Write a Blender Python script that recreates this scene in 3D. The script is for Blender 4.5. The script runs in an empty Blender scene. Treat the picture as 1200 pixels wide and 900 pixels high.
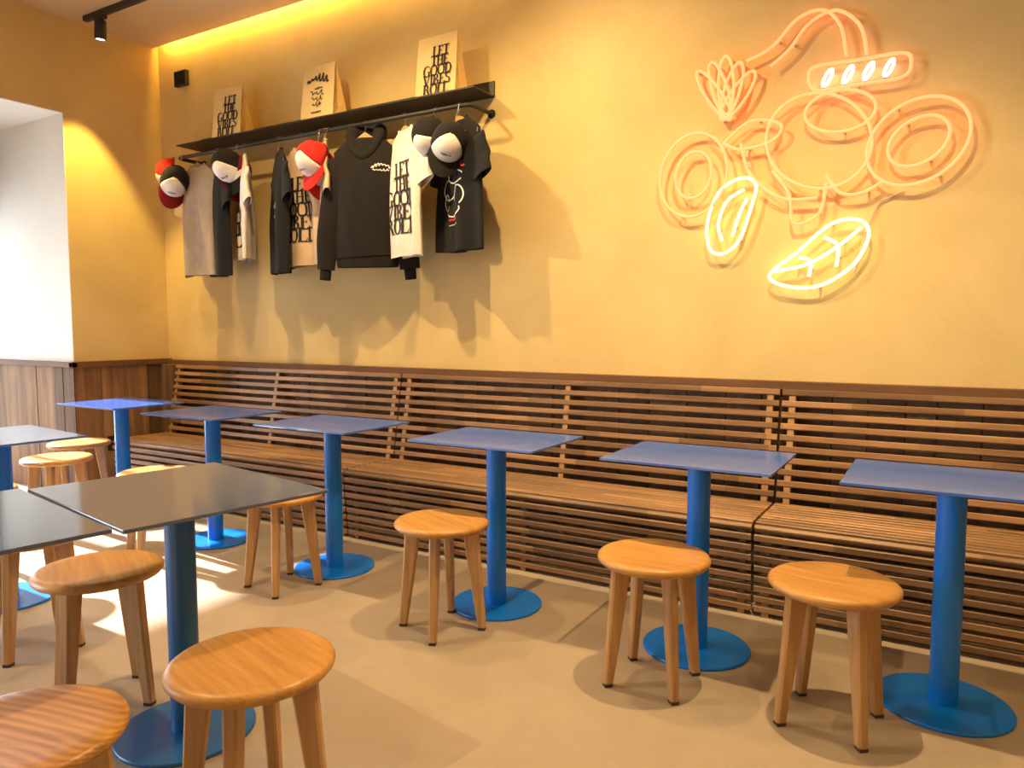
import bpy, bmesh, math, random
from mathutils import Vector, Matrix
random.seed(7)
PI = math.pi
scn = bpy.context.scene
COL = scn.collection

# ------------------------------------------------------------------ camera
CAM = Vector((0.0, 0.0, 1.22)); YAW = 30.6; PITCH = 4.4; FPX = 860.0
cd = bpy.data.cameras.new('camera'); cam = bpy.data.objects.new('camera', cd); COL.objects.link(cam)
cam.location = CAM; cam.rotation_euler = (math.radians(90 - PITCH), 0, math.radians(YAW))
cd.sensor_width = 36; cd.lens = 36 * FPX / 1200; cd.clip_start = 0.02
scn.camera = cam

# ------------------------------------------------------------------ world, sun, exposure
w = bpy.data.worlds.new('sky'); scn.world = w; w.use_nodes = True
bg = w.node_tree.nodes['Background']; bg.inputs[0].default_value = (0.80, 0.90, 1.0, 1); bg.inputs[1].default_value = 13.0
sl = bpy.data.lights.new('sun', 'SUN'); sl.energy = 28; sl.angle = math.radians(1.2); sl.color = (1, .97, .93)
sun = bpy.data.objects.new('sun', sl); COL.objects.link(sun)
sun.rotation_euler = Vector((0.866, -0.012, -0.47)).to_track_quat('-Z', 'Y').to_euler()
vs = scn.view_settings
vs.view_transform = 'Standard'; vs.look = 'None'; vs.gamma = 1.0; vs.use_curve_mapping = False; vs.exposure = -0.20
scn.display_settings.display_device = 'sRGB'
WARM = (1.0, 0.69, 0.32)

# ------------------------------------------------------------------ pixel helpers (directions only)
_a = math.radians(YAW); _p = math.radians(PITCH)
FW = Vector((-math.sin(_a)*math.cos(_p), math.cos(_a)*math.cos(_p), -math.sin(_p)))
RT = Vector((math.cos(_a), math.sin(_a), 0)); UP = RT.cross(FW)
def ray(px, py): return FW*FPX + RT*(px-600) - UP*(py-450)
def on(axis, val, px, py):
    d = ray(px, py); t = (val - CAM[axis]) / d[axis]; return CAM + d*t
def onx(px, py, v): return on(0, v, px, py)
def ony(px, py, v): return on(1, v, px, py)
def onz(px, py, v): return on(2, v, px, py)

# ------------------------------------------------------------------ materials
def mat(name):
    m = bpy.data.materials.new(name); m.use_nodes = True
    return m, m.node_tree, m.node_tree.nodes['Principled BSDF']
def nd(t, kind, **kw):
    n = t.nodes.new(kind)
    for k, v in kw.items(): setattr(n, k, v)
    return n
def ramp(t, stops):
    r = nd(t, 'ShaderNodeValToRGB'); e = r.color_ramp.elements
    while len(e) < len(stops): e.new(0.5)
    for i, (p, c) in enumerate(stops): e[i].position = p; e[i].color = (*c, 1)
    return r
def plaster(name, c1, c2, rough=.9, bump=.12, scale=1.6):
    m, t, b = mat(name); g = nd(t, 'ShaderNodeNewGeometry')
    n = nd(t, 'ShaderNodeTexNoise'); n.inputs['Scale'].default_value = scale; n.inputs['Detail'].default_value = 7; n.inputs['Roughness'].default_value = .62; n.inputs['Distortion'].default_value = .5
    f = nd(t, 'ShaderNodeTexNoise'); f.inputs['Scale'].default_value = 70; f.inputs['Detail'].default_value = 4
    t.links.new(g.outputs['Position'], n.inputs['Vector']); t.links.new(g.outputs['Position'], f.inputs['Vector'])
    r = ramp(t, [(.3, c1), (.7, c2)]); t.links.new(n.outputs['Fac'], r.inputs[0]); t.links.new(r.outputs[0], b.inputs['Base Color'])
    bp = nd(t, 'ShaderNodeBump'); bp.inputs['Strength'].default_value = bump; bp.inputs['Distance'].default_value = .01
    t.links.new(f.outputs['Fac'], bp.inputs['Height']); t.links.new(bp.outputs[0], b.inputs['Normal'])
    b.inputs['Roughness'].default_value = rough
    b.inputs['Specular IOR Level'].default_value = .2
    return m
def wood(name, cols, axis='X', scale=1.0, rough=.45, stave=0.0, vary=.25, bump=.08, world=False, ring=0.0):
    """grain runs along local axis; every object gets its own tone and grain offset"""
    m, t, b = mat(name); L = t.links.new
    tc = nd(t, 'ShaderNodeTexCoord'); oi = nd(t, 'ShaderNodeObjectInfo')
    off = nd(t, 'ShaderNodeVectorMath', operation='MULTIPLY_ADD')
    cmb = nd(t, 'ShaderNodeCombineXYZ')
    for i in range(3): L(oi.outputs['Random'], cmb.inputs[i])
    L(cmb.outputs[0], off.inputs[0]); off.inputs[1].default_value = (37, 19, 53); L(tc.outputs['Object'], off.inputs[2])
    mp = nd(t, 'ShaderNodeMapping'); L(off.outputs[0], mp.inputs['Vector'])
    s = [34, 34, 34]; s['XYZ'.index(axis)] = 2.2
    mp.inputs['Scale'].default_value = [v*scale for v in s]
    n = nd(t, 'ShaderNodeTexNoise'); n.inputs['Scale'].default_value = 1; n.inputs['Detail'].default_value = 6; n.inputs['Roughness'].default_value = .6; n.inputs['Distortion'].default_value = .6
    L(mp.outputs[0], n.inputs['Vector'])
    fac = n.outputs['Fac']
    if ring > 0:
        mp2 = nd(t, 'ShaderNodeMapping'); L(off.outputs[0], mp2.inputs['Vector'])
        s2 = [17, 17, 17]; s2['XYZ'.index(axis)] = 3.0; mp2.inputs['Scale'].default_value = s2
        wv = nd(t, 'ShaderNodeTexWave', wave_type='RINGS', rings_direction='SPHERICAL'); wv.inputs['Scale'].default_value = 2.4; wv.inputs['Distortion'].default_value = 2.0; wv.inputs['Detail'].default_value = 3; wv.inputs['Detail Scale'].default_value = .8
        L(mp2.outputs[0], wv.inputs['Vector'])
        mx = nd(t, 'ShaderNodeMix'); mx.inputs[0].default_value = ring; L(fac, mx.inputs[2]); L(wv.outputs['Fac'], mx.inputs[3]); fac = mx.outputs[0]
    k = len(cols)
    r = ramp(t, [(.28 + .44*i/(k-1), c) for i, c in enumerate(cols)]); L(fac, r.inputs[0])
    hsv = nd(t, 'ShaderNodeHueSaturation'); L(r.outputs[0], hsv.inputs['Color'])
    mr = nd(t, 'ShaderNodeMapRange'); mr.inputs[3].default_value = 1-vary; mr.inputs[4].default_value = 1+vary
    L(oi.outputs['Random'], mr.inputs[0]); val = mr.outputs[0]
    if stave > 0:
        sx = nd(t, 'ShaderNodeSeparateXYZ'); L(off.outputs[0], sx.inputs[0])
        m1 = nd(t, 'ShaderNodeMath', operation='MULTIPLY'); m1.inputs[1].default_value = stave; L(sx.outputs['XYZ'.index(axis)], m1.inputs[0])
        m2 = nd(t, 'ShaderNodeMath', operation='FLOOR'); L(m1.outputs[0], m2.inputs[0])
        wn = nd(t, 'ShaderNodeTexWhiteNoise', noise_dimensions='1D'); L(m2.outputs[0], wn.inputs['W'])
        mr2 = nd(t, 'ShaderNodeMapRange'); mr2.inputs[3].default_value = .68; mr2.inputs[4].default_value = 1.25; L(wn.outputs['Value'], mr2.inputs[0])
        m3 = nd(t, 'ShaderNodeMath', operation='MULTIPLY'); L(val, m3.inputs[0]); L(mr2.outputs[0], m3.inputs[1]); val = m3.outputs[0]
    L(val, hsv.inputs['Value']); L(hsv.outputs[0], b.inputs['Base Color'])
    bp = nd(t, 'ShaderNodeBump'); bp.inputs['Strength'].default_value = bump; bp.inputs['Distance'].default_value = .004
    L(n.outputs['Fac'], bp.inputs['Height']); L(bp.outputs[0], b.inputs['Normal'])
    b.inputs['Roughness'].default_value = rough
    return m
def paint(name, c, rough=.35, metal=0.0, noise=.06, spec=.5, scale=9):
    m, t, b = mat(name)
    tc = nd(t, 'ShaderNodeTexCoord'); n = nd(t, 'ShaderNodeTexNoise'); n.inputs['Scale'].default_value = scale; n.inputs['Detail'].default_value = 4
    t.links.new(tc.outputs['Object'], n.inputs['Vector'])
    r = ramp(t, [(.3, tuple(v*(1-noise) for v in c)), (.7, tuple(min(1, v*(1+noise)) for v in c))])
    t.links.new(n.outputs['Fac'], r.inputs[0]); t.links.new(r.outputs[0], b.inputs['Base Color'])
    b.inputs['Roughness'].default_value = rough; b.inputs['Metallic'].default_value = metal; b.inputs['Specular IOR Level'].default_value = spec
    return m
def fabric(name, c, weave=900, rough=.95):
    m, t, b = mat(name)
    tc = nd(t, 'ShaderNodeTexCoord'); n = nd(t, 'ShaderNodeTexNoise'); n.inputs['Scale'].default_value = 14; n.inputs['Detail'].default_value = 5
    f = nd(t, 'ShaderNodeTexNoise'); f.inputs['Scale'].default_value = weave
    t.links.new(tc.outputs['Object'], n.inputs['Vector']); t.links.new(tc.outputs['Object'], f.inputs['Vector'])
    r = ramp(t, [(.3, tuple(v*.88 for v in c)), (.7, tuple(min(1, v*1.1) for v in c))])
    t.links.new(n.outputs['Fac'], r.inputs[0]); t.links.new(r.outputs[0], b.inputs['Base Color'])
    bp = nd(t, 'ShaderNodeBump'); bp.inputs['Strength'].default_value = .15; bp.inputs['Distance'].default_value = .002
    t.links.new(f.outputs['Fac'], bp.inputs['Height']); t.links.new(bp.outputs[0], b.inputs['Normal'])
    b.inputs['Roughness'].default_value = rough; b.inputs['Sheen Weight'].default_value = .03; b.inputs['Specular IOR Level'].default_value = .15
    return m
def emit(name, c, s):
    m, t, b = mat(name); b.inputs['Base Color'].default_value = (*c, 1)
    b.inputs['Emission Color'].default_value = (*c, 1); b.inputs['Emission Strength'].default_value = s
    return m
M = {}
M['wall'] = plaster('limewash plaster', (.62, .465, .21), (.735, .565, .27))
M['ceiling'] = plaster('ceiling plaster', (.56, .42, .245), (.62, .475, .285), bump=.06)
M['floor'] = plaster('microcement floor', (.335, .27, .205), (.40, .325, .25), rough=.5, bump=.05, scale=2.6)
M['outer'] = plaster('reveal plaster', (.68, .64, .57), (.75, .70, .63), bump=.06)
M['slat'] = wood('oiled ash slats', [(.155, .082, .04), (.255, .14, .068), (.34, .195, .097)], 'X', .9, .42, stave=2.3, vary=.18)
M['support'] = wood('bench upright wood', [(.28, .15, .065), (.42, .245, .115)], 'Z', 1, .5, vary=.12)
M['plank'] = wood('reclaimed planks', [(.09, .047, .021), (.20, .105, .048), (.32, .175, .082)], 'Z', .5, .85, vary=.4, ring=.15)
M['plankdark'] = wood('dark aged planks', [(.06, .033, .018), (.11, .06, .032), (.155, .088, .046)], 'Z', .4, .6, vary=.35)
M['cap'] = wood('dark wood cap', [(.10, .045, .02), (.17, .08, .035)], 'X', .8, .8, vary=.05)
M['capy'] = wood('dark wood cap side', [(.10, .045, .02), (.17, .08, .035)], 'Y', .8, .8, vary=.05)
M['seat'] = wood('oiled oak seat', [(.38, .18, .042), (.50, .25, .066), (.60, .32, .10)], 'X', 1.1, .38, vary=.1, ring=.07, bump=.04)
M['seatbold'] = wood('oiled oak seat with bold rings', [(.32, .145, .036), (.45, .215, .058), (.56, .29, .09)], 'X', 1.1, .38, vary=.05, ring=.27, bump=.04)
M['leg'] = wood('oiled oak leg', [(.36, .19, .075), (.48, .275, .115), (.56, .34, .15)], 'Z', 1.1, .42, vary=.08)
M['pad'] = paint('dark foot pad', (.05, .035, .03), .7)
M['blue'] = paint('blue powder coat', (.002, .19, .80), .26, noise=.04)
M['bluetop'] = paint('blue table top lacquer', (.065, .16, .58), .10, noise=.05, spec=.95)
M['greytop'] = paint('slate grey table top lacquer', (.085, .115, .215), .10, noise=.05, spec=.9)
M['shadedblue'] = paint('blue powder coat in shade', (.012, .11, .34), .32, noise=.05)  # the blue coat again, darker: shade is put into its colour
M['black'] = paint('black steel', (.018, .017, .017), .5)
M['wire'] = paint('hook wire', (.55, .53, .50), .3, metal=1)
M['hanger'] = wood('hanger wood', [(.50, .26, .09), (.62, .36, .14)], 'X', 1, .4, vary=.1)
M['darkhanger'] = wood('dark hanger wood', [(.10, .055, .025), (.16, .09, .04)], 'X', 1, .4, vary=.1)
M['kraft'] = paint('pale kraft paper', (.76, .54, .23), .8, noise=.05)
M['ink'] = paint('black ink', (.018, .014, .012), .8)
M['inkw'] = paint('white ink', (.80, .76, .70), .8)
M['inkr'] = paint('red ink', (.62, .05, .035), .8)
M['c_black'] = fabric('black cotton', (.016, .016, .017))
M['c_hood'] = fabric('black fleece', (.020, .018, .018))
M['c_taupe'] = fabric('taupe cotton', (.34, .27, .215))
M['c_beige'] = fabric('beige cotton', (.62, .46, .31))
M['c_white'] = fabric('off-white cotton', (.78, .70, .62))
M['k_red'] = fabric('red mesh', (.62, .03, .025), 400)
M['k_maroon'] = fabric('maroon mesh', (.20, .012, .015), 400)
M['k_black'] = fabric('black mesh', (.018, .017, .017), 400)
M['k_white'] = fabric('white foam panel', (.78, .74, .72), 500)
M['n_orange'] = emit('orange neon', (1.0, .25, .10), 2.1)
M['n_yellow'] = emit('yellow neon', (1.0, .80, .34), 3.0)
M['n_white'] = emit('white neon', (.85, .95, 1.0), 3.5)
M['led'] = emit('warm led', (1.0, .62, .14), 14)
M['lens'] = emit('lamp lens', (1.0, .86, .62), 6)
M['glassclip'] = paint('clear clip', (.55, .50, .45), .2)
gm, gt, gb = mat('window pane'); M['pane'] = gm
gt.nodes.remove(gb)
tr = nd(gt, 'ShaderNodeBsdfTransparent'); gl = nd(gt, 'ShaderNodeBsdfGlossy'); gl.inputs['Roughness'].default_value = .02
mxs = nd(gt, 'ShaderNodeMixShader'); fr = nd(gt, 'ShaderNodeFresnel'); fr.inputs[0].default_value = 1.3
gt.links.new(fr.outputs[0], mxs.inputs[0]); gt.links.new(tr.outputs[0], mxs.inputs[1]); gt.links.new(gl.outputs[0], mxs.inputs[2])
gt.links.new(mxs.outputs[0], gt.nodes['Material Output'].inputs[0])

# ------------------------------------------------------------------ mesh helpers
class MB:
    def __init__(s): s.v = []; s.f = []
    def add(s, vs_, fs):
        o = len(s.v); s.v += [tuple(p) for p in vs_]; s.f += [tuple(i+o for i in f) for f in fs]; return s
    def box(s, x0, x1, y0, y1, z0, z1, mtx=None):
        p = [Vector((x, y, z)) for z in (z0, z1) for y in (y0, y1) for x in (x0, x1)]
        if mtx: p = [mtx @ q for q in p]
        return s.add(p, [(0, 2, 3, 1), (4, 5, 7, 6), (0, 1, 5, 4), (2, 6, 7, 3), (0, 4, 6, 2), (1, 3, 7, 5)])
    def rings(s, rs, cap0=True, cap1=True, closed=True):
        n = len(rs[0]); o = len(s.v); fs = []
        for r in rs: s.v += [tuple(p) for p in r]
        for i in range(len(rs)-1):
            for j in range(n if closed else n-1):
                k = (j+1) % n; fs.append((o+i*n+j, o+i*n+k, o+(i+1)*n+k, o+(i+1)*n+j))
        if cap0: fs.append(tuple(o+j for j in reversed(range(n))))
        if cap1: fs.append(tuple(o+(len(rs)-1)*n+j for j in range(n)))
        s.f += fs; return s
    def lathe(s, prof, n=32, c=(0, 0, 0), cap0=True, cap1=True):
        return s.rings([[(c[0]+r*math.cos(2*PI*j/n), c[1]+r*math.sin(2*PI*j/n), c[2]+z) for j in range(n)] for r, z in prof], cap0, cap1)
    def tube(s, pts, r, n=8, closed=False):
        pts = [Vector(p) for p in pts]; rs = []; N = len(pts); prev = None
        for i, p in enumerate(pts):
            if closed: t = pts[(i+1) % N] - pts[i-1]
            else: t = pts[min(i+1, N-1)] - pts[max(i-1, 0)]
            t.normalize()
            if prev is None:
                a = Vector((0, 0, 1)) if abs(t.z) < .9 else Vector((1, 0, 0)); u = t.cross(a).normalized()
            else: u = (prev - t*prev.dot(t)).normalized()
            prev = u; v = t.cross(u); rr = r[i] if isinstance(r, (list, tuple)) else r
            rs.append([p + u*rr*math.cos(2*PI*j/n) + v*rr*math.sin(2*PI*j/n) for j in range(n)])
        if closed: rs.append(rs[0]); return s.rings(rs, False, False)
        return s.rings(rs)
    def mesh(s, name): 
        me = bpy.data.meshes.new(name); me.from_pydata(s.v, [], s.f)
        b = bmesh.new(); b.from_mesh(me); bmesh.ops.recalc_face_normals(b, faces=b.faces); b.to_mesh(me); b.free()
        return me
    def build(s, name, m, parent=None, smooth=False, bevel=0, seg=2):
        o = bpy.data.objects.new(name, s.mesh(name)); COL.objects.link(o); finish(o, m, parent, smooth, bevel, seg); return o
def finish(o, m, parent=None, smooth=False, bevel=0, seg=2):
    if not o.data.materials: o.data.materials.append(M[m] if isinstance(m, str) else m)
    if smooth:
        try: o.data.shade_smooth()
        except Exception: pass
        if smooth != 'all':
            md = o.modifiers.new('edge', 'EDGE_SPLIT'); md.split_angle = math.radians(40)
    if bevel:
        md = o.modifiers.new('bevel', 'BEVEL'); md.width = bevel; md.segments = seg; md.limit_method = 'ANGLE'
    if parent: o.parent = parent
def inst(me, name, parent=None, mtx=None):
    o = bpy.data.objects.new(name, me); COL.objects.link(o)
    if parent: o.parent = parent
    if mtx: o.matrix_local = mtx
    return o
def tag(o, label=None, cat=None, group=None, kind=None):
    if label: o['label'] = label
    if cat: o['category'] = cat
    if group: o['group'] = group
    if kind: o['kind'] = kind
    return o
def empty(name, loc=(0, 0, 0), rz=0, label=None, cat=None, group=None):
    o = bpy.data.objects.new(name, None); COL.objects.link(o); o.empty_display_size = .1
    o.location = loc; o.rotation_euler = (0, 0, rz); return tag(o, label, cat, group)
def copy_tree(o, parent=None):
    c = o.copy(); COL.objects.link(c)
    if parent: c.parent = parent
    for ch in list(o.children): copy_tree(ch, c)
    return c
def structure(o): o['kind'] = 'structure'; return o

# ------------------------------------------------------------------ the room
YB = 3.70; XL = -5.415; ZC = 3.385; XR = 3.2; YF = -3.6; XW = -6.62
JY = 2.95; JY0 = 1.62; W2A, W2B = -2.6, .35; CAPZ0 = .965; JZ = 2.73            # opening in the end wall: far jamb, near jamb, lintel
structure(MB().box(XW-.3, XR+.2, YF-.2, YB+.2, -.2, 0).build('floor', 'floor'))
structure(MB().box(XL-.02, XR+.2, YB, YB+.2, 0, 3.75).build('wall_back', 'wall'))
structure(MB().box(XR, XR+.2, YF-.2, YB, 0, 3.75).build('wall_right', 'wall'))
structure(MB().box(XL-.02, XR+.2, YF-.2, YF, 0, 3.75).build('wall_front', 'wall'))
wl = MB()
wl.box(XW, XL, JY, YB+.2, 0, 3.75); wl.box(XL-.3, XL, YF-.2, W2A, 0, 3.75); wl.box(XL-.3, XL, W2B, JY0-.3, 0, 3.75); wl.box(XW, XL, JY0-.3, JY0, 0, 3.75); wl.box(XL-.3, XL, W2A, W2B, JZ, 3.75); wl.box(XW, XL, JY0, JY, JZ, 3.75)
structure(wl.build('wall_left', 'wall'))
structure(MB().box(XL-.02, XR+.2, YF-.2, YB-.05, ZC, ZC+.04).build('ceiling', 'ceiling'))
structure(MB().box(XL-.02, XR+.2, YF-.2, YB+.2, 3.66, 3.75).build('ceiling.001', 'ceiling'))
rv = MB().box(XW+.03, XL, JY-.006, JY, CAPZ0, JZ).box(XW+.03, XL, JY0, JY0+.006, 0, JZ).box(XW+.03, XL, JY0, JY, JZ-.006, JZ)
structure(rv.build('wall_reveal', 'outer'))
# tall window closing the deep opening, also used for an added unseen one
def window(name, ya, yb, splits, X, hd):
    f = MB().box(X-.04, X+.02, ya, ya+.05, .04, JZ).box(X-.04, X+.02, yb-.05, yb, .04, JZ).box(X-.04, X+.02, ya, yb, JZ-hd, JZ).box(X-.04, X+.02, ya, yb, 0, .10)
    for q in splits: f.box(X-.04, X+.02, q-.025, q+.025, .1, JZ-hd)
    win = structure(f.build(name, 'black'))
    e = [ya+.025] + list(splits) + [yb-.025]
    for a, b in zip(e, e[1:]): MB().box(X-.012, X-.006, a+.025, b-.025, .10, JZ-hd).build('pane', 'pane', win)
    pl = bpy.data.lights.new('daylight_portal', 'AREA'); pl.shape = 'RECTANGLE'; pl.size = JZ; pl.size_y = yb-ya; pl.cycles.is_portal = True
    po = bpy.data.objects.new('daylight_portal', pl); COL.objects.link(po); po.location = (X-.06, (ya+yb)/2, JZ/2); po.rotation_euler = (0, -PI/2, 0)
window('window_1', JY0, JY, (2.32,), XW, .62)
window('window_added', W2A, W2B, (-1.6, -.62), XL-.22, .25)  # unseen guessed window, added to let in more daylight from the left

# wood wainscot: planks on the end wall, in the reveal and behind the bench
CAPZ = .965
def plank_mesh(wd, h, pm='plank', cache={}):
    k = (round(wd, 3), round(h, 3), pm)
    if k not in cache:
        me = MB().box(-wd/2, wd/2, -.018, 0, 0, h).mesh('plank'); me.materials.append(M[pm]); cache[k] = me
    return cache[k]
def wainscot(name, axis, fixed, cuts, face, pm='plank'):
    r = structure(MB().box(*( (cuts[0], cuts[-1], fixed-.004, fixed) if axis == 'x' and face < 0 else (fixed, fixed+.004, cuts[0], cuts[-1]) ), 0, CAPZ-.03).build(name, 'black'))
    for a, b_ in zip(cuts, cuts[1:]):
        dp = random.uniform(0, .006)
        if axis == 'x': m = Matrix.Translation(((a+b_)/2, fixed-.002+dp*0, 0)) @ Matrix.Diagonal((1, 1+dp*60, 1, 1))
        else: m = Matrix.Translation((fixed+.002, (a+b_)/2, 0)) @ Matrix.Rotation(PI/2, 4, 'Z') @ Matrix.Diagonal((1, 1+dp*60, 1, 1))
        o = inst(plank_mesh(abs(b_-a)-.005, CAPZ-.035, pm), 'plank', r, m)
    return r
ecuts = [JY] + [onx(q, 480, XL).y for q in (88, 118.5, 144.5, 173, 197)] + [YB]
w1 = wainscot('trim_1', 'y', XL, sorted(ecuts), 1)
MB().box(XL, XL+.042, JY-.042, YB-.001, CAPZ-.035, CAPZ+.008).build('cap_rail', 'capy', w1, bevel=.003)
jc = [XW+.08] + [ony(q, 480, JY).x for q in (4, 48, 69, 79)] + [XL+.02]
jc = [XW+.05] + [XW+.25] + [v for v in jc[1:] if v > XW+.30]
w2 = wainscot('trim_2', 'x', JY, sorted(jc), -1)
MB().box(XW+.03, XL+.042, JY-.042, JY, CAPZ-.033, CAPZ+.006).build('cap_rail', 'cap', w2, bevel=.003)
bc = [XL+.03]
while bc[-1] < XR-.2: bc.append(bc[-1] + random.choice((.12, .15, .17, .2)))
bc.append(XR)
w3 = wainscot('trim_3', 'x', YB, bc, -1, 'plankdark')
MB().box(XL+.02, XR, YB-.045, YB, CAPZ-.04, CAPZ).build('cap_rail', 'cap', w3, bevel=.003)

# LED strip hidden in the slot between ceiling and back wall
ls = empty('led_strip', ((XL+XR)/2, YB-.075, ZC+.04), 0, 'warm yellow light strip hidden in the slot above the long wall', 'light strip')
MB().box(-(XR-XL)/2+.05, (XR-XL)/2-.05, -.02, .006, .0, .012).build('channel', 'black', ls)
MB().box(-(XR-XL)/2+.06, (XR-XL)/2-.06, .006, .012, .002, .012).build('diffuser', 'led', ls)
la = bpy.data.lights.new('led_light', 'AREA'); la.shape = 'RECTANGLE'; la.size = XR-XL-.2; la.size_y = .03; la.energy = 85; la.color = (1, .56, .07)
lo = bpy.data.objects.new('led_light', la); COL.objects.link(lo); lo.parent = ls; lo.location = (0, .03, .03); lo.rotation_euler = Vector((0, .55, -.8)).to_track_quat('-Z', 'Y').to_euler()

# ------------------------------------------------------------------ ceiling tracks with spot lights
def track(x0, x1, y, label):
    o = MB().box(x0, x1, y-.018, y+.018, ZC-.035, ZC).build('light_track', 'black', bevel=.002)
    tag(o, label, 'track'); return o
def spot(x, y, aim, label, energy=120, size=75, blend=.5, col=WARM, group=None):
    t = empty('spotlight', (x, y, ZC-.035), 0, label, 'spotlight', group)
    MB().box(-.055, .055, -.018, .018, -.022, 0).build('adapter', 'black', t, bevel=.002)
    MB().lathe([(.008, -.06), (.008, -.02)], 10).build('stem', 'black', t)
    d = (Vector(aim) - Vector((x, y, ZC-.1))).normalized()
    q = d.to_track_quat('-Z', 'Y').to_matrix().to_4x4()
    c = MB().lathe([(.036, .055), (.038, .05), (.038, -.07), (.034, -.075), (.034, -.06)], 24).build('housing', 'black', t, smooth=True)
    c.matrix_local = Matrix.Translation((0, 0, -.085)) @ q
    e = MB().lathe([(.033, -.064), (.033, -.062)], 24).build('lens', 'lens', c)
    l = bpy.data.lights.new('lamp', 'SPOT'); l.energy = energy; l.color = col; l.spot_size = math.radians(size); l.spot_blend = blend; l.shadow_soft_size = .022
    lo = bpy.data.objects.new('lamp', l); COL.objects.link(lo); lo.parent = t
    lo.matrix_local = Matrix.Translation((0, 0, -.085)) @ q @ Matrix.Translation((0, 0, -.09))
track(-5.27, -3.9, 3.05, 'short black light track on the ceiling next to the end wall')
spot(-5.09, 3.05, (-5.13, 2.95, 0), 'small black spotlight on the short track beside the end wall', 200, 66, .35, (1, .66, .14))
track(-4.4, 2.4, 2.42, 'long black light track on the ceiling above the row of blue tables')
for sx, aim, e, lab in ((-4.25, (-4.25, 2.9, 0), 70, 'small black spotlight on the long track, closest to the end wall'), (-3.0, (-2.9, 3.3, 1.2), 185, 'small black spotlight on the long track above the hoodie'),
        (-1.75, (-1.6, 3.3, 1.6), 185, 'small black spotlight on the long track between shelf and neon sign'), (-.5, (-.5, 2.5, 0), 310, 'small black spotlight on the long track aimed at the stools under the neon sign'),
        (.9, (.7, 2.6, 0), 70, 'small black spotlight on the long track, farthest from the end wall')):
    spot(sx, 2.42, aim, lab, e, 125, 1.0, group='spotlights on the long track')
track(-3.9, 2.4, 1.0, 'long black light track on the ceiling above the slate tables')
for sx, aim, e, lab in ((-3.0, (-2.0, 1.15, 0), 190, 'small black spotlight angled at the slate grey tables'), (.2, (.1, 1.5, 0), 75, 'small black spotlight above the empty floor in front of the stools')):
    spot(sx, 1.0, aim, lab, e, 110, 1.0, group='spotlights on the slate table track')

# ------------------------------------------------------------------ slatted bench in three sections
def slat_me(L, wd, th, cache={}):
    k = (round(L, 3), wd, th)
    if k not in cache:
        b = bmesh.new(); bmesh.ops.create_cube(b, size=1)
        bmesh.ops.scale(b, vec=(L, th, wd), verts=b.verts)
        bmesh.ops.bevel(b, geom=[e for e in b.edges if abs(e.verts[0].co.x-e.verts[1].co.x) > .1], offset=.004, segments=1, affect='EDGES')
        me = bpy.data.meshes.new('slat'); b.to_mesh(me); b.free(); me.materials.append(M['slat']); cache[k] = me
    return cache[k]
SEATZ = .408
def bench(x0, x1, sup, label):
    cx = (x0+x1)/2; L = x1-x0
    r = empty('slatted_bench', (cx, 3.3, 0), 0, label, 'bench', 'slatted bench sections along the long wall')
    def sl(y, z, ang, wd, th=.022):
        inst(slat_me(L, wd, th), 'slat', r, Matrix.Translation((0, y-3.3, z)) @ Matrix.Rotation(ang, 4, 'X'))
    tilt = math.atan2(.088, .48)
    for i in range(10):
        t = i/9; sl(3.560 + .085*t, SEATZ+.030 + .475*t, -tilt, .029)
    for i in range(9): sl(3.520 - i*.0465, SEATZ - .011 - .004*(8-i)/8, PI/2, .038)
    sl(3.116, SEATZ-.026, math.radians(48), .034)
    for i in range(8): sl(3.108 + .004*i, SEATZ-.062 - i*.0445, math.radians(4), .029)
    for sx in sup:
        s = MB(); t = .0145
        s.box(-t, t, -.010, .030, -.02, .51, Matrix.Translation((0, 3.556-3.3, SEATZ-.01)) @ Matrix.Rotation(-tilt, 4, 'X'))
        s.box(-t, t, 3.12-3.3, 3.57-3.3, SEATZ-.075, SEATZ-.027)
        s.box(-t, t, 3.135-3.3, 3.17-3.3, 0, SEATZ-.045)
        s.box(-t, t, 3.56-3.3, 3.60-3.3, 0, SEATZ-.03)
        o = s.build('upright', 'support', r); o.location.x = sx-cx
MB().box(XL+.022, -5.25, 3.61, YB-.024, 0, CAPZ-.036).build('corner_board', 'plank', w3, bevel=.002)
bench(-5.235, -2.965, (-5.205, -4.09, -3.01), 'slatted wooden bench section reaching into the room corner')
bench(-2.955, -.672, (-2.90, -1.79, -.715), 'slatted wooden bench section with a wooden section joined on either side')
bench(-.660, 1.62, (-.615, .48, 1.57), 'slatted wooden bench section farthest from the room corner, below the neon sign')

# small wall fittings
o = MB().box(0, .012, 0, .16, 0, .11).build('wall_socket', 'black', bevel=.003); p = onx(124, 528, XL); o.location = (XL+.02, p.y, p.z); tag(o, 'black socket plate low on the wood panelling of the end wall', 'socket')
a0 = ony(208, 86, YB); a1 = ony(222, 100, YB)
sq = empty('wall_box', ((a0.x+a1.x)/2, YB, (a0.z+a1.z)/2), 0, 'small square black box on the yellow wall above the clothes shelf', 'wall box')
MB().box(-.068, .068, -.035, 0, -.056, .056).build('body', 'black', sq, bevel=.004)
MB().box(-.058, .058, -.039, -.034, -.046, .046).build('grille', 'k_black', sq)

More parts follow.
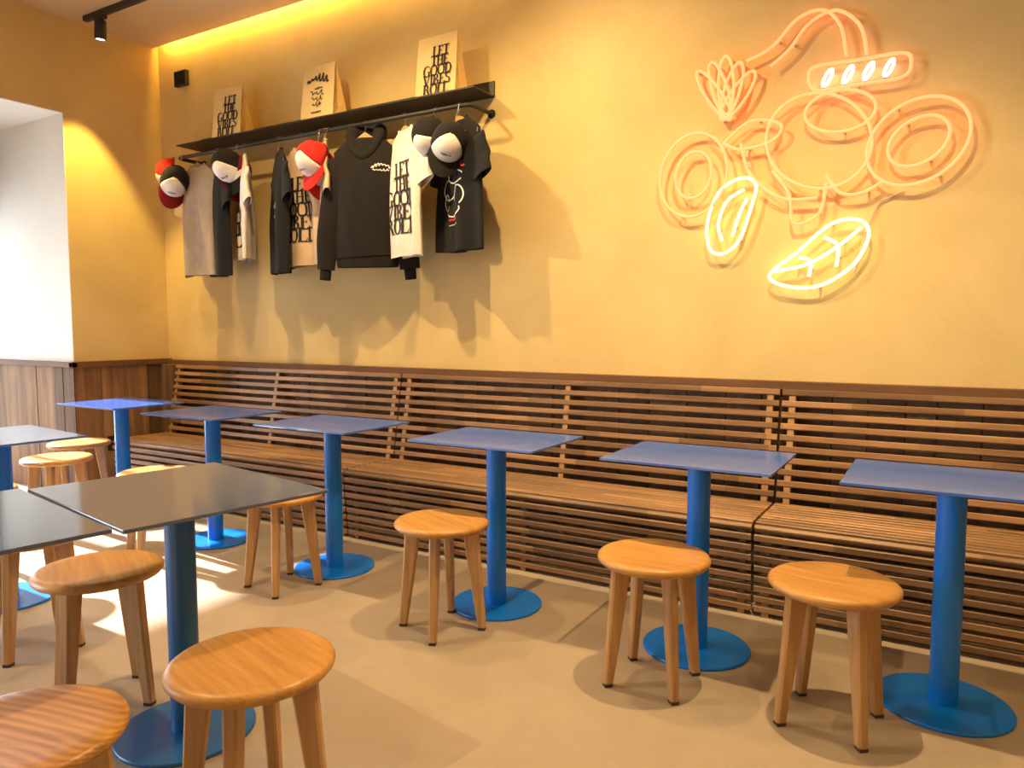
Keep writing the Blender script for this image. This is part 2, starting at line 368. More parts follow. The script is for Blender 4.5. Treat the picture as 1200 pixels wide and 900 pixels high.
# ------------------------------------------------------------------ pedestal tables
def make_table(name, wd, dp, top, met):
    r = empty(name)
    MB().box(-wd/2, wd/2, -dp/2, dp/2, .732, .742).build('tabletop', top, r, bevel=.002)
    MB().lathe([(.04, .728), (.06, .7315)], 24).build('mounting_plate', met, r)
    MB().lathe([(.0425, .008), (.0425, .728)], 32).build('post', met, r, smooth=True)
    MB().lathe([(.198, 0), (.2, .003), (.2, .007), (.197, .011)], 48).build('base', met, r, smooth=True)
    return r
T = make_table('pedestal_table', .61, .47, 'bluetop', 'blue')
tabs = [(-4.52, 2.74, 0, 'square blue pedestal table in the room corner by the end wall'),
        (-3.577, 2.70, 0, 'square blue pedestal table next to the one in the room corner'),
        (-2.645, 2.695, 0, 'square blue pedestal table before the joint of the first two bench sections'),
        (-1.67, 2.69, 0, 'square blue pedestal table midway along the middle bench section'),
        (-.78, 2.70, 0, 'square blue pedestal table by the last bench joint with a stool before it'),
        (.035, 2.69, 0, 'square blue pedestal table farthest from the room corner, at the bench'),
        (-3.60, 1.62, -.10, 'square blue pedestal table by the window, standing away from the bench')]
for i, (x, y, rz, lab) in enumerate(tabs):
    o = T if i == 0 else copy_tree(T)
    o.location = (x, y, 0); o.rotation_euler.z = rz; tag(o, lab, 'table', 'blue pedestal tables')
S = make_table('pedestal_table', .685, .58, 'greytop', 'shadedblue')
for i, (x, y, lab) in enumerate([(-1.943, 1.342, 'slate grey topped pedestal table, the bench-side one of a touching pair'), (-2.078, .765, 'slate grey topped pedestal table, the one farther from the bench of a touching pair')]):
    o = S if i == 0 else copy_tree(S)
    o.location = (x, y, 0); o.rotation_euler.z = math.radians(-10); tag(o, lab, 'table', 'slate grey pedestal tables')

# ------------------------------------------------------------------ oak stools
def make_stool():
    r = empty('wooden_stool')
    R = .191; prof = [(.02, .4165), (R-.022, .417), (R-.008, .421), (R-.001, .429), (R, .436), (R-.003, .443), (R-.010, .4485), (R-.022, .451), (R-.05, .4495), (R*.45, .446), (.002, .445)]
    MB().lathe(prof, 56).build('seat', 'seat', r, smooth='all')
    m = MB(); rs = []
    for z, rin, rout, tw in ((.422, .085, .150, .034), (.22, .115, .163, .033), (.012, .147, .180, .030)):
        ch = .006
        rs.append([(rin+ch, -tw/2, z), (rout-ch, -tw/2, z), (rout, -tw/2+ch, z), (rout, tw/2-ch, z), (rout-ch, tw/2, z), (rin+ch, tw/2, z), (rin, tw/2-ch, z), (rin, -tw/2+ch, z)])
    m.rings(list(reversed(rs))); lm = m.mesh('leg'); lm.materials.append(M['leg'])
    pm = MB().box(.150, .178, -.013, .013, 0, .0125).mesh('foot_pad'); pm.materials.append(M['pad'])
    for k in range(4):
        l = inst(lm, 'leg', r, Matrix.Rotation(PI/4 + k*PI/2, 4, 'Z')); inst(pm, 'foot_pad', l)
    return r
ST = make_stool()
def sp(px, py): p = onz(px, py, .437); return (p.x, p.y)
stools = [(sp(295, 777), -13, 'round oak stool with half its seat shaded, beside the slate table post'),
          (sp(116, 668), -24, 'round oak stool tucked beside the post of the slate grey table'),
          (sp(22, 862), 15, 'round oak stool with bold ringed grain across its seat'),
          ((-1.725, 2.36), -22, 'round oak stool by the blue table midway along the bench'),
          ((-.835, 2.365), 0, 'round oak stool by the blue table at the last bench joint'),
          ((-.27, 2.395), -6, 'round oak stool beside the blue table farthest from the room corner'),
          ((-3.64, 2.385), -20, 'round oak stool half hidden behind the slate table, by the second blue table'),
          ((-2.66, 2.37), -9, 'round oak stool with only its legs showing beyond the slate table'),
          (sp(93, 519.5), 10, 'round pale oak stool standing against the wood panelled end wall'),
          (sp(67, 537.5), 0, 'round pale oak stool between the blue window table and the corner table'),
          ((-2.96, 1.42), -12, 'round oak stool with its seat under the second slate table'),
          ((-3.99, 1.66), -35, 'round oak stool behind the slate tables, touching the blue window table')]
for i, (xy, rz, lab) in enumerate(stools):
    o = ST if i == 0 else copy_tree(ST)
    o.location = (xy[0], xy[1], 0); o.rotation_euler.z = math.radians(rz); tag(o, lab, 'stool', 'round oak stools')
    if i == 2:
        c = [q for q in o.children if q.name.startswith('seat')][0]; c.data = c.data.copy(); c.data.materials[0] = M['seatbold']

# ------------------------------------------------------------------ clothes shelf and rail
SHZ = 2.55; SX0, SX1 = -4.92, -2.303; SY = 3.48
sh = empty('wall_shelf', ((SX0+SX1)/2, YB, SHZ), 0, 'long black steel wall shelf with the paper bags on it', 'shelf')
HL = (SX1-SX0)/2
MB().box(-HL, HL, SY-YB, -.001, -.004, .004).build('shelf_plate', 'black', sh)
MB().box(-HL, HL, -.008, -.001, -.004, .088).build('back_plate', 'black', sh)
RZ = 2.455; RY = 3.475
rl = empty('clothes_rail', ((SX0+SX1)/2, YB, RZ), 0, 'black steel clothes rail bent back to the wall under the shelf', 'clothes rail')
pts = [(-HL+.02, -.001, 0)] + [(-HL+.02, (RY-YB)*.80, 0), (-HL+.026, (RY-YB)*.93, 0), (-HL+.05, RY-YB, 0)] + [(HL-.05, RY-YB, 0), (HL-.026, (RY-YB)*.93, 0), (HL-.02, (RY-YB)*.80, 0)] + [(HL-.02, -.001, 0)]
MB().tube(pts, .0125, 10).build('rail', 'black', rl, smooth='all')
for s_ in (-1, 1): MB().tube([(s_*(HL-.02), -.006, 0), (s_*(HL-.02), -.0005, 0)], .025, 16).build('flange', 'black', rl)

# ---- lettering: plain serif capitals made of flat pieces
def glyph(ch):
    P = []; TK, TN, SF = .21, .085, .07
    def R_(x0, y0, x1, y1): P.append([(x0, y0), (x1, y0), (x1, y1), (x0, y1)])
    def stem(x, y0=0, y1=1, s0=True, s1=True):
        n = 4
        for i in range(n): R_(x, y0+(y1-y0)*i/n, x+TK, y0+(y1-y0)*(i+1)/n)
        if s0: R_(x-.07, y0, x+TK+.07, y0+SF)
        if s1: R_(x-.07, y1-SF, x+TK+.07, y1)
    def arc(cx, cy, rx, ry, a0, a1, tk=TK, tn=TN, n=14):
        o = []
        for i in range(n+1):
            a = math.radians(a0+(a1-a0)*i/n); wv = tn+(tk-tn)*abs(math.cos(a))**1.3
            c, s = math.cos(a), math.sin(a); o.append(((cx+rx*c, cy+ry*s), (cx+(rx-wv)*c, cy+(ry-min(wv, tn+(tk-tn)*.35))*s)))
        for a, b in zip(o, o[1:]): P.append([a[0], b[0], b[1], a[1]])
    def line(x0, y0, x1, y1, w_):
        n = 4
        for i in range(n):
            a, b = i/n, (i+1)/n
            P.append([(x0+(x1-x0)*a, y0+(y1-y0)*a), (x0+(x1-x0)*a+w_, y0+(y1-y0)*a), (x0+(x1-x0)*b+w_, y0+(y1-y0)*b), (x0+(x1-x0)*b, y0+(y1-y0)*b)])
    if ch == 'L': stem(.08); R_(.25, 0, .62, TN); P.append([(.55, 0), (.64, 0), (.68, .28), (.64, .28)]); return P, .68
    if ch == 'E': stem(.08); R_(.25, 0, .60, TN); R_(.25, 1-TN, .58, 1); R_(.25, .48, .48, .54); R_(.44, .40, .48, .62); P.append([(.54, 0), (.63, 0), (.67, .26), (.63, .26)]); P.append([(.53, 1), (.6, 1), (.62, .76), (.58, .76)]); return P, .68
    if ch == 'T': stem(.28, s1=False); R_(0, 1-TN, .73, 1); P.append([(0, 1), (.07, 1), (.02, .74), (-.02, .74)]); P.append([(.66, 1), (.73, 1), (.75, .74), (.71, .74)]); return P, .74
    if ch == 'H': stem(.08); stem(.58); R_(.25, .48, .58, .54); return P, .82
    if ch == 'I': stem(.08); return P, .34
    if ch == 'O': arc(.45, .5, .45, .52, 0, 360, n=26); return P, .9
    if ch == 'D': stem(.08); arc(.34, .5, .5, .5, -90, 90, n=16); R_(.2, 0, .36, TN); R_(.2, 1-TN, .36, 1); return P, .85
    if ch == 'G': arc(.45, .5, .45, .52, 55, 325, n=22); R_(.62, .05, .78, .46); R_(.54, .42, .88, .47); P.append([(.68, .94), (.74, .98), (.78, .7), (.74, .7)]); return P, .88
    if ch == 'V': line(.02, 1, .34, 0, TK); line(.74, 1, .42, 0, TN); R_(-.08, .95, .28, 1); R_(.62, .95, .92, 1); return P, .86
    if ch == 'B': stem(.08, s0=False, s1=False); arc(.34, .76, .30, .24, -90, 90, TK*.9, TN, 12); arc(.34, .27, .36, .27, -90, 90, TK, TN, 12); R_(0, 1-TN, .36, 1); R_(0, 0, .36, TN); R_(.2, .5, .36, .55); return P, .74
    if ch == 'R': stem(.08); arc(.36, .75, .31, .25, -90, 90, TK*.9, TN, 12); R_(.2, 1-TN, .38, 1); R_(.2, .5, .38, .55); line(.40, .52, .66, 0, TK*.95); R_(.62, 0, .92, SF); return P, .84
    if ch == 'S': arc(.34, .74, .28, .27, 40, 270, TK*.85, TN+.02, 14); arc(.34, .26, .30, .27, -140, 90, TK*.85, TN+.02, 14); R_(.55, .74, .6, .98); R_(.02, .02, .07, .28); return P, .68
    return P, .5
LOCKUP = [('LET', .30, 0), ('THE', .26, 1), ('GOOD', .0, 2), ('VIBES', .0, 3), ('ROLL', .02, 4)]
def lettering(W):
    """the five-line slogan, W wide: list of 2D polygons centred on x, top at 0"""
    out = []; H = W*.31; sq_ = .74
    for word, ind, row in LOCKUP:
        x = -W/2 + ind*W
        tot = sum(glyph(c)[1] for c in word)
        k = {'LET': .58, 'THE': .62, 'GOOD': 1.0, 'VIBES': .98, 'ROLL': .90}[word]*W/tot
        for c in word:
            P, adv = glyph(c)
            for poly in P: out.append([(x+u*k*1.04, -row*H*.86 - H + v*H*1.02) for u, v in poly])
            x += adv*k
    return out
def ribbon(pts, w_):
    out = []
    for (x0, y0), (x1, y1) in zip(pts, pts[1:]):
        dx, dy = x1-x0, y1-y0; l = math.hypot(dx, dy) or 1; nx, ny = -dy/l*w_/2, dx/l*w_/2
        out.append([(x0+nx, y0+ny), (x1+nx, y1+ny), (x1-nx, y1-ny), (x0-nx, y0-ny)])
    return out
def scribble(cx, cy, wd, h, n, w_, seed, arch=0.0):
    rd = random.Random(seed); pts = []
    for i in range(n*8+1):
        t = i/(n*8); ph = 2*PI*n*t
        x = cx - wd/2 + wd*t + .12*wd/n*math.sin(ph*1.0)*1.6
        y = cy + h/2*math.sin(ph + .8*math.sin(3*t+seed)) * (.65+.35*math.sin(7*t+seed)) + arch*(1-(2*t-1)**2)
        pts.append((x, y))
    return ribbon(pts, w_)
def print_mesh(name, polys, fn, m, parent):
    mb = MB()
    for p in polys: mb.add([fn(x, z) for x, z in p], [tuple(range(len(p)))])
    me = bpy.data.meshes.new(name); me.from_pydata(mb.v, [], mb.f); me.materials.append(M[m])
    o = bpy.data.objects.new(name, me); COL.objects.link(o); o.parent = parent; return o

# ---- paper bags on the shelf
def bag(px, label, art):
    x = ony(px, 100, 3.52).x
    r = empty('paper_bag', (x, 3.49, SHZ+.004), math.radians(random.uniform(-3, 3)), label, 'paper bag', 'paper bags on the clothes shelf')
    W, D, H = .285, .14, .335; hw = W/2
    b = MB(); n = 6; rs = []
    for i in range(n+1):
        t = i/n; y0 = .035*t; y1 = D*(1-t) + (.035+.006)*t; ww = hw*(1-.03*t)
        mid = (y0+y1)/2; gus = .018*math.sin(PI*t)
        rs.append([(-ww, y0, H*t), (-ww/3, y0-.003*math.sin(PI*t), H*t), (ww/3, y0-.003*math.sin(PI*t), H*t), (ww, y0, H*t), (ww-gus, mid, H*t), (ww, y1, H*t), (-ww, y1, H*t), (-ww+gus, mid, H*t)])
    b.rings(rs, True, False); b.build('bag_body', 'kraft', r)
    zig = MB(); k = 18
    fn = lambda x_, z_: (x_, .035*z_/H - .0058, z_)
    if art == 'text':
        pol = [[(u*1.0+.012, v+.272) for u, v in q] for q in lettering(.20)]
        print_mesh('printed_slogan', pol, fn, 'ink', r)
    else:
        print_mesh('printed_wordmark', scribble(.0, .225, .19, .055, 6, .011, 3, .03) + scribble(.01, .185, .07, .016, 4, .005, 5), fn, 'ink', r)
        print_mesh('printed_motif', [q for s_ in range(3) for q in scribble(.0, .155-.035*s_, .12-.02*s_, .036, 3, .006, 8+s_)] + scribble(0, .035, .09, .012, 5, .005, 4), fn, 'ink', r)
    return r
bag(267, 'pale paper bag with the black slogan, standing alone at the corner end of the shelf', 'text')
bag(374, 'pale paper bag with an arched black wordmark over a small drawing', 'motif')
bag(513, 'pale paper bag with the black slogan, above the black printed tee', 'text')

# ---- hangers
def hanger(x, phi, label, m='hanger', half=.205):
    r = empty('clothes_hanger', (x, RY, RZ), phi, label, 'hanger', 'clothes hangers on the rail')
    b = MB(); rs = []
    for i in range(17):
        s = -1+2*i/16; xx = s*half; a = abs(s)
        z = -.085 - .085*a**1.25 ; hh = .020*(1-a) + .011 ; th = .0065+.004*(1-a)
        yy = -.005*a*a
        rs.append([(xx, yy-th, z-hh), (xx, yy+th, z-hh), (xx, yy+th*.7, z+hh), (xx, yy-th*.7, z+hh)])
    b.rings(rs); b.build('arms', m, r, smooth=True)
    pts = [(0, 0, -.062), (0, 0, -.03)] + [(0, .0168*math.sin(a), .0-.0168*math.cos(a)) for a in [math.radians(v) for v in range(0, 226, 25)]]
    MB().tube(pts, .0017, 6).build('hook', 'wire', r, smooth='all')
    MB().tube([(-half*.8, -.003, -.160), (half*.8, -.003, -.160)], .005, 8).build('bar', m, r)
    return r

# ---- t-shirts, hoodie
def lerp(a, b, t): return a+(b-a)*t
def ease(t): t = max(0, min(1, t)); return t*t*(3-2*t)
class Garment:
    def __init__(s, Ln, hw=.245, seed=1, neck=.085, depth=.040, folds=.014, shoulder=.085):
        s.L = Ln; s.hwd = hw; s.neck = neck; s.d = depth; s.A = folds; s.sh = shoulder
        rd = random.Random(seed); s.ph = rd.uniform(0, 6); s.k = rd.uniform(17, 24); s.ph2 = rd.uniform(0, 6)
    def hw(s, z):                      # z <= 0 below the neck
        t = -z
        if t < s.sh: return lerp(s.neck, s.hwd*.93, (t/s.sh)**.92)
        u = (t-s.sh)/(s.L-s.sh); return s.hwd*(.93 - .04*math.sin(PI*min(1, u*1.1)) + .02*u)
    def dep(s, z):
        t = -z; return s.d*(.42 + .58*ease(t/.22)) * (1-.12*ease((t-.3)/.4))
    def fold(s, x, z):
        g = ease((-z-.10)/.45); return s.A*g*(math.sin(s.k*x+s.ph+1.5*z) + .5*math.sin(s.k*1.9*x+s.ph2)) 
    def y(s, x, z, side):
        q = max(0, 1-abs(x/s.hw(z))**2.6)**.55
        return side*s.dep(z)*q + s.fold(x, z)
    def front(s, off=.0035): return lambda x, z: (x, s.y(x, z, -1)-off, z)
    def body(s, m, parent):
        b = MB(); n = 26; rs = []
        zs = [0, -.012, -.03, -.05, -.07, -s.sh] + [-s.sh-(s.L-s.sh)*i/14 for i in range(1, 15)]
        for z in zs:
            h = s.hw(z); top = [(h*math.cos(PI*j/n), -1) for j in range(n+1)]; bot = [(-h*math.cos(PI*j/n), 1) for j in range(1, n)]
            ring = []
            for x, sd in top+bot:
                zz = z
                if z == 0: zz = (-.055 if sd < 0 else -.008)*(1-(x/h)**2)
                if abs(z+s.L) < 1e-6: zz = z + .006*math.sin(9*x+s.ph)
                ring.append((x, s.y(x, z, sd), zz))
            rs.append(ring)
        b.rings(rs, False, False); return b.build('body', m, parent, smooth='all')
    def collar(s, m, parent, r=.007):
        pts = []
        for j in range(28):
            a = 2*PI*j/28; x = s.neck*math.cos(a)*1.0; f = math.sin(a)
            pts.append((x, s.dep(0)*(-f)*.95*(abs(f)**.1 if f else 1), (-.055 if f > 0 else -.008)*f*f))
        MB().tube(pts, r, 8, True).build('collar', m, parent, smooth='all')
    def sleeve(s, side, m, parent, ln=.22, splay=.45, r0=.088, r1=.082, flat=.34, name='sleeve', cuff=None, bend=0.0, droop=0):
        x0 = s.hwd*.93-.045; z0 = -s.sh-.055
        rs = []; n = 18; N = 9 if ln < .4 else 14
        p = Vector((x0, .0, z0)); dirs = []
        for i in range(N+1):
            t = i/N; ang = splay*(1-bend*ease(t)); d = Vector((math.sin(ang), -droop*t, -math.cos(ang)))
            if i: p = p + d*(ln/N)
            nrm = Vector((d.z*-1, 0, d.x)).normalized()
            r = lerp(r0, r1, t); fl = flat*(.75+.25*t)
            wob = .008*math.sin(7*t+s.ph) + .004*math.sin(15*t)
            rs.append([(side*(p+nrm*(r*math.cos(2*PI*j/n))).x, p.y + r*fl*math.sin(2*PI*j/n)+wob*math.cos(2*PI*j/n), (p+nrm*(r*math.cos(2*PI*j/n))).z) for j in range(n)])
        o = MB().rings(rs, True, False).build(name, m, parent, smooth='all')
        if cuff:
            c = MB(); rr = []
            for i in range(4):
                t = i/3; q = p + d*(.065*t); r = r1*.62*(1-.06*t)
                rr.append([(side*(q+nrm*(r*math.cos(2*PI*j/n))).x, q.y + r*.5*math.sin(2*PI*j/n), (q+nrm*(r*math.cos(2*PI*j/n))).z) for j in range(n)])
            c.rings(rr).build('cuff', cuff, o, smooth='all')
        return o
def rail_x(px, py):
    return onz(px, py, RZ).x if False else ony(px, py, RY).x
def tee(px, py, hem_px, phi_deg, m, label, hang='hanger', seed=1, art=None, group=None, hwd=.235, hlabel=None, sleeve_ln=.215, folds=.019, half=.205):
    phi = math.radians(phi_deg); x = rail_x(px, py)
    hanger(x, phi, hlabel, hang, half)
    zt = RZ-.072; hem = ony(hem_px[0], hem_px[1], RY).z
    r = empty('t_shirt', (x, RY, zt), phi, label, 't-shirt', group or 't-shirts hanging on the rail')
    g = Garment(zt-hem, hwd, seed, folds=folds)
    g.body(m, r); g.collar(m, r)
    for s_ in (-1, 1): g.sleeve(s_, m, r, sleeve_ln, .30, .092, .092, .26)
    f = g.front()
    if art in ('slogan', 'slogan_wide'):
        W = .30; pol = [[(u+.0, v-.20) for u, v in q] for q in lettering(W)]
        print_mesh('printed_slogan', pol, f, 'ink', r)
    if art == 'motif':
        print_mesh('printed_flames', [q for k in range(5) for q in ribbon([(-.115+.045*k, -.275+.012*k), (-.10+.045*k, -.225+.012*k), (-.085+.045*k, -.195+.014*k), (-.08+.045*k, -.13+.012*k)], .016)] + scribble(0, -.262, .23, .035, 4, .011, 2), f, 'inkr', r)
        sw = []
        for k, (cx, cz, rx, rz_, a0, a1) in enumerate([(.03, -.325, .075, .035, 20, 330), (-.04, -.39, .09, .055, 90, 400), (.065, -.43, .045, .055, -60, 210), (-.085, -.455, .04, .045, 0, 330), (.0, -.505, .09, .035, 160, 380)]):
            sw += ribbon([(cx+rx*math.cos(math.radians(a0+(a1-a0)*i/16)), cz+rz_*math.sin(math.radians(a0+(a1-a0)*i/16))) for i in range(17)], .0075)
        print_mesh('printed_swirls', sw, f, 'inkw', r)
        print_mesh('printed_red_line', scribble(0, -.555, .13, .012, 7, .010, 3), f, 'inkr', r)
        print_mesh('printed_small_line', scribble(0, -.585, .14, .006, 9, .004, 3), f, 'inkw', r)
    if art == 'small':
        print_mesh('printed_lines', scribble(0, -.36, .16, .05, 4, .007, 3)+scribble(0, -.42, .18, .05, 5, .007, 4), f, 'inkw', r)
        print_mesh('printed_red_line', scribble(0, -.50, .16, .02, 6, .010, 3), f, 'inkr', r)
    return r
tee(231, 180, (228, 324), -4, 'c_taupe', 'plain taupe t-shirt on a dark hanger at the corner end of the rail', 'darkhanger', 3, hlabel='dark wooden hanger carrying the plain taupe t-shirt')
tee(255, 176, (254, 324), -27, 'c_black', 'plain black t-shirt hanging edge-on next to the taupe one', 'darkhanger', 5, hlabel='dark wooden hanger carrying the plain black t-shirt')
tee(286, 171, (283, 306), -37, 'c_white', 'white t-shirt with black slogan seen nearly edge-on below the dark cap pair', 'hanger', 8, 'slogan', hlabel='wooden hanger carrying the edge-on white slogan t-shirt')
tee(327, 163, (325, 321), -33, 'c_black', 'black t-shirt with small white and red lines beside the beige one', 'hanger', 11, 'small', hlabel='wooden hanger carrying the black t-shirt beside the beige one')
tee(353, 158, (350, 313), -8, 'c_beige', 'beige t-shirt with large black slogan under the red cap', 'hanger', 14, 'slogan', hlabel='wooden hanger carrying the beige slogan t-shirt')
tee(381, 153, (384, 291), -44, 'c_beige', 'beige t-shirt mostly hidden behind the black hoodie', 'hanger', 17, hwd=.13, half=.115,  hlabel='wooden hanger between the red cap and the hoodie')
tee(475, 137, (478, 302), -26, 'c_white', 'white t-shirt with black slogan hanging in front of the hoodie sleeve', 'hanger', 21, 'slogan', hlabel='wooden hanger carrying the white t-shirt next to the hoodie')
tee(538, 126, (538, 294), -24, 'c_black', 'black t-shirt with red and white print at the end of the rail', 'hanger', 24, 'motif', hlabel='wooden hanger carrying the black printed t-shirt')

def hoodie(px, py, hem_px, phi_deg):
    phi = math.radians(phi_deg); x = rail_x(px, py)
    hanger(x, phi, 'wooden hanger carrying the black hoodie', 'hanger', .135)
    zt = RZ-.078; hem = ony(hem_px[0], hem_px[1], RY).z
    r = empty('hooded_sweatshirt', (x, RY, zt), phi, 'black hooded sweatshirt with small white chest mark', 'hoodie')
    g = Garment(zt-hem-.06, .222, 31, neck=.095, depth=.062, folds=.008, shoulder=.09)
    g.body('c_hood', r)
    b = MB(); rs = []; n = 40
    for i in range(5):
        z = -g.L - .062*i/4; k = (1, .965, .96, .96, .94)[i]
        h = g.hw(-g.L)*k
        rs.append([(h*math.cos(2*PI*j/n), g.y(g.hw(-g.L)*.999*math.cos(2*PI*j/n), -g.L, -1 if math.sin(2*PI*j/n) > 0 else 1)*.9, z) for j in range(n)])
    b.rings(rs, False, False).build('hem_band', 'c_hood', r, smooth='all')
    for s_ in (-1, 1): g.sleeve(s_, 'c_hood', r, .665, .26, .092, .062, .42, cuff='c_hood', bend=.65)
    hd = MB(); rs = []; N = 36
    for i in range(N):
        a = 2*PI*i/N; f = math.cos(a)        # f=1 front, -1 back
        x_ = math.sin(a)*.088; y_ = -.05*f + (.02 if f < 0 else 0); z_ = -.125*max(0, f)**1.15 + .030*max(0, -f) + .016*(1-abs(f))
        out = Vector((math.sin(a), -f*.6, .25)).normalized(); upv = Vector((0, 0, 1))
        w_ = .014 + .030*(1-max(0, f)); hgt = .026 + .034*(1-max(0, f))
        rs.append([(Vector((x_, y_, z_)) + out*(w_*math.cos(t)) + upv*(hgt*math.sin(t))) for t in [2*PI*k/12 for k in range(12)]])
    rs.append(rs[0]); hd.rings(rs, False, False).build('hood', 'c_hood', r, smooth='all')
    f = g.front()
    print_mesh('chest_mark', scribble(.115, -.20, .115, .022, 6, .006, 6, .018) + scribble(.115, -.213, .10, .014, 5, .005, 9), f, 'inkw', r)
    return r
hoodie(428, 145, (428, 313), 20)

# ---- trucker caps hung by their straps
def cap(px, py, y, front, up, crown, panel, brim, label):
    p = ony(px, py, y); vd = (CAM-p).normalized(); ax = lambda c: -RT*c[0] + Vector((0, 0, 1))*c[1] + vd*c[2]
    f = ax(front).normalized(); u = ax(up); u = (u - f*u.dot(f)).normalized(); l = u.cross(f)
    r = empty('trucker_cap', p, 0, label, 'cap', 'trucker caps hung on the rail')
    r.rotation_mode = 'QUATERNION'; r.rotation_quaternion = Matrix((f, l, u)).transposed().to_quaternion()
    r.scale = (1.18, 1.18, 1.18)
    def P(th, el, k=1.0):
        c = math.cos(el)**.75; return Vector((.098*c*math.cos(th), .083*c*math.sin(th), .112*math.sin(el)**.95 - .04))*k
    E_ = [PI/2*i/8 for i in range(9)]
    def patch(t0, t1, nt, skip=None):
        b = MB(); 
        ths = [t0+(t1-t0)*i/nt for i in range(nt+1)]
        for i in range(nt):
            for j in range(8):
                if skip and skip((ths[i]+ths[i+1])/2, E_[j]): continue
                b.add([P(ths[i], E_[j]), P(ths[i+1], E_[j]), P(ths[i+1], E_[j+1]), P(ths[i], E_[j+1])], [(0, 1, 2, 3)])
        return b
    fa = math.radians(62)
    def merged(b, name, m):
        o = b.build(name, m, r)
        bb = bmesh.new(); bb.from_mesh(o.data); bmesh.ops.remove_doubles(bb, verts=bb.verts, dist=1e-5); bmesh.ops.recalc_face_normals(bb, faces=bb.faces); bb.to_mesh(o.data); bb.free(); o.data.shade_smooth()
        md = o.modifiers.new('thick', 'SOLIDIFY'); md.thickness = .003; md.offset = -1
        return o
    merged(patch(fa, 2*PI-fa, 26, lambda t, e: abs(t-PI) < .42 and e < .60), 'crown', crown)
    merged(patch(-fa, fa, 12), 'front_panel', panel)
    bm_ = MB(); n = 16; rows = []
    for k in range(5):
        t = k/4; row = []
        for i in range(n+1):
            a = math.radians(-68+136*i/n); q = P(a, 0)
            ext = .072*t*max(0, math.cos(a*1.2))**.55
            row.append((q.x+ext, q.y*(1+.06*t), q.z - .12*abs(q.y)*t - .010*t + .010))
        rows.append(row)
    top = rows; bot = [[(x, y_, z-.004) for x, y_, z in row] for row in rows]
    bm_.rings(top, False, False, closed=False); bm_.rings(bot, False, False, closed=False)
    bm_.build('brim', brim, r, smooth='all')
    MB().lathe([(.002, .0745), (.007, .073), (.008, .070)], 12).build('button', crown, r, smooth='all')
    MB().tube([P(PI-.45+.9*i/8, .06)*1.0 for i in range(9)], .006, 6).build('strap', crown, r, smooth='all')
    mw = Matrix.LocRotScale(r.location, r.rotation_quaternion, r.scale); sw_ = mw @ P(PI, .06)
    rx = max(SX0+.08, min(SX1-.08, sw_.x)); hk = [sw_, sw_.lerp(Vector((rx, RY, RZ)), .55)+Vector((0, -.004, 0))] + [Vector((rx, RY - .0165*math.cos(q), RZ + .0165*math.sin(q))) for q in (-.3, .3, .9, 1.57, 2.2, 2.9)]
    inv = mw.inverted(); MB().tube([inv @ q for q in hk], .0016, 6).build('hook', 'wire', r, smooth='all')
    pf = lambda yv, zv: (lambda q: (q.x+.0025, q.y, q.z))(P(yv/.09, .55+zv*8))
    print_mesh('front_mark', scribble(0, 0, .06, .018, 5, .004, int(px)), pf, 'inkr' if crown != 'k_black' else 'ink', r)
    return r
cap(197, 203, 3.50, (0, -1, .1), (.9, .3, .35), 'k_red', 'k_white', 'k_red', 'red trucker cap at the very end of the rail by the corner')
cap(205, 211, 3.38, (.25, -.95, .2), (-.1, .5, .85), 'k_black', 'k_white', 'k_maroon', 'black trucker cap with maroon brim lying over the red corner cap')
cap(279, 200, 3.42, (-.1, -1, .1), (-.6, .2, .7), 'k_maroon', 'k_white', 'k_maroon', 'maroon trucker cap tucked behind a black one, by the edge-on white tee')
cap(264, 193, 3.34, (-.1, -.95, .3), (.6, .35, .7), 'k_black', 'k_white', 'k_black', 'black trucker cap with white front over the plain black tee')
cap(377, 195, 3.42, (-.1, -1, .1), (-.6, .2, .7), 'k_maroon', 'k_white', 'k_red', 'dark red trucker cap tucked behind the bright red one')
cap(364, 184, 3.33, (.35, -.9, .3), (.65, .4, .65), 'k_red', 'k_white', 'k_red', 'bright red trucker cap with white front over the beige tee')
cap(501, 160, 3.36, (-.2, -.95, .2), (.75, .25, .6), 'k_black', 'k_white', 'k_black', 'black trucker cap with white front, hanging nearer the white tee')
cap(527, 164, 3.34, (.25, -.9, .3), (-.15, .45, .85), 'k_black', 'k_white', 'k_black', 'black trucker cap with white front, hanging nearer the black printed tee')

# ------------------------------------------------------------------ neon sign: plain looping tubes
NY = YB-.045
ng = empty('neon_sign', (-.62, YB, 2.0), 0, 'large neon sign of orange and yellow tubes on the yellow wall', 'neon sign')
def wp(px, py): p = ony(px, py, NY); return Vector((p.x+.62, p.y-YB, p.z-2.0))
def smooth_pts(ps, closed, k=8):
    n = len(ps); out = []
    for i in range(n if closed else n-1):
        g = lambda j: ps[j % n] if closed else ps[max(0, min(n-1, j))]
        a, b, c, d = g(i-1), g(i), g(i+1), g(i+2)
        for q in range(k):
            t = q/k; out.append(tuple(.5*(2*b[m_]+(c[m_]-a[m_])*t+(2*a[m_]-5*b[m_]+4*c[m_]-d[m_])*t*t+(-a[m_]+3*b[m_]-3*c[m_]+d[m_])*t**3) for m_ in range(2)))
    if not closed: out.append(ps[-1])
    return out
def neon(ps, m, closed=False, r=.0075, sm=True):
    q = smooth_pts(ps, closed) if sm else ps
    o = MB().tube([wp(*p) for p in q], r, 8, closed).build('neon_tube', m, ng, smooth='all')
    s = [q[len(q)//4], q[3*len(q)//4]]
    for x, y in s:
        a = wp(x, y); MB().tube([(a.x, 0, a.z), (a.x, a.y+.004, a.z)], .006, 6).build('standoff', 'glassclip', ng)
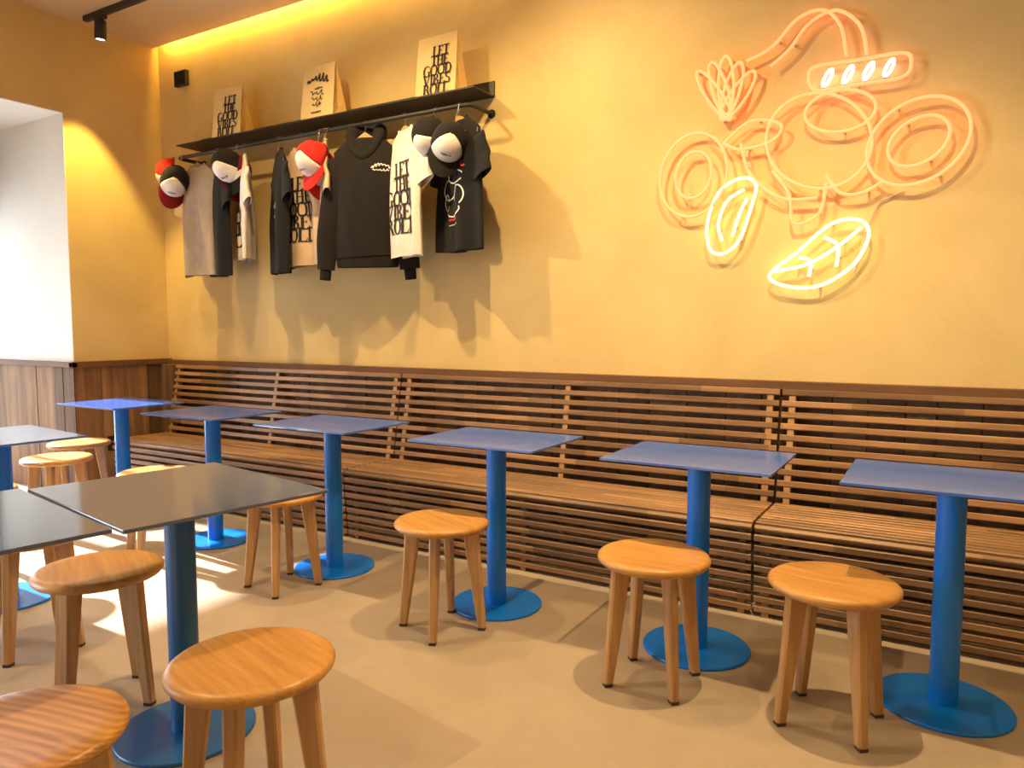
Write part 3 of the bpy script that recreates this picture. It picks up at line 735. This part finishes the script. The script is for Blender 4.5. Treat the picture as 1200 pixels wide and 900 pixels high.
def ell(cx, cy, rx, ry, rot=0, a0=0, a1=360, n=20):
    c, s = math.cos(math.radians(rot)), math.sin(math.radians(rot)); full = a1-a0 >= 360
    out = []
    for i in range(n if full else n+1):
        a = math.radians(a0+(a1-a0)*i/n); x, y = rx*math.cos(a), ry*math.sin(a); out.append((cx+x*c-y*s, cy+x*s+y*c))
    return out
neon(ell(813, 205, 38, 50, 18), 'n_orange', True)
neon(ell(813, 205, 20, 28, 18), 'n_orange', True)
neon(ell(1077, 165, 66, 46, -32), 'n_orange', True)
neon(ell(1077, 165, 40, 25, -32), 'n_orange', True)
neon(ell(960, 165, 62, 56, 0), 'n_orange', True)
neon(ell(985, 130, 42, 24, -10), 'n_orange', True)
neon([(875, 72), (905, 55), (935, 22), (965, 12), (985, 30), (992, 66)], 'n_orange')
neon([(903, 78), (925, 58), (948, 28), (980, 12), (1008, 30), (1016, 64)], 'n_orange')
for k in range(5): neon(ell(851+ (k-2)*7, 112 - 6*(2-abs(k-2)), 9, 34, (k-2)*17), 'n_orange', True)
neon([(848, 168), (880, 142), (915, 146), (905, 165), (868, 175), (848, 168)], 'n_orange')
neon([(868, 168), (880, 205), (915, 232), (958, 232)], 'n_orange')
neon([(968, 205), (985, 226), (1010, 226), (1036, 212)], 'n_orange')
neon([(905, 200), (925, 228), (930, 262), (960, 250), (968, 215)], 'n_orange')
neon([(948, 92), (956, 78), (1006, 70), (1058, 62), (1068, 72), (1058, 90), (1006, 99), (958, 106)], 'n_orange', True)
for cx, cy in ((970, 91), (994, 87), (1018, 83), (1042, 79)): neon(ell(cx, cy, 3.2, 11, 28, n=12), 'n_white', True, .0065)
neon([(832, 292), (829, 262), (842, 226), (868, 209), (886, 216), (878, 250), (866, 282), (848, 297)], 'n_yellow', True)
neon([(846, 282), (842, 262), (852, 236), (872, 222)], 'n_yellow')
neon([(858, 278), (866, 252), (876, 232)], 'n_yellow')
neon([(902, 322), (935, 295), (975, 262), (1008, 258), (1018, 276), (1000, 310), (960, 335), (920, 335)], 'n_yellow', True)
neon([(908, 318), (945, 310), (980, 290), (1010, 266)], 'n_yellow')
neon([(936, 302), (950, 306), (948, 324)], 'n_yellow')
neon([(966, 278), (982, 288), (980, 312)], 'n_yellow')
MB().tube([wp(1000, 318)+Vector((0, .03, 0)), wp(1016, 262)+Vector((0, .03, 0)), wp(1030, 235)+Vector((0, .035, 0)), wp(1060, 222)+Vector((0, .035, 0))], .003, 6).build('cable', 'glassclip', ng)
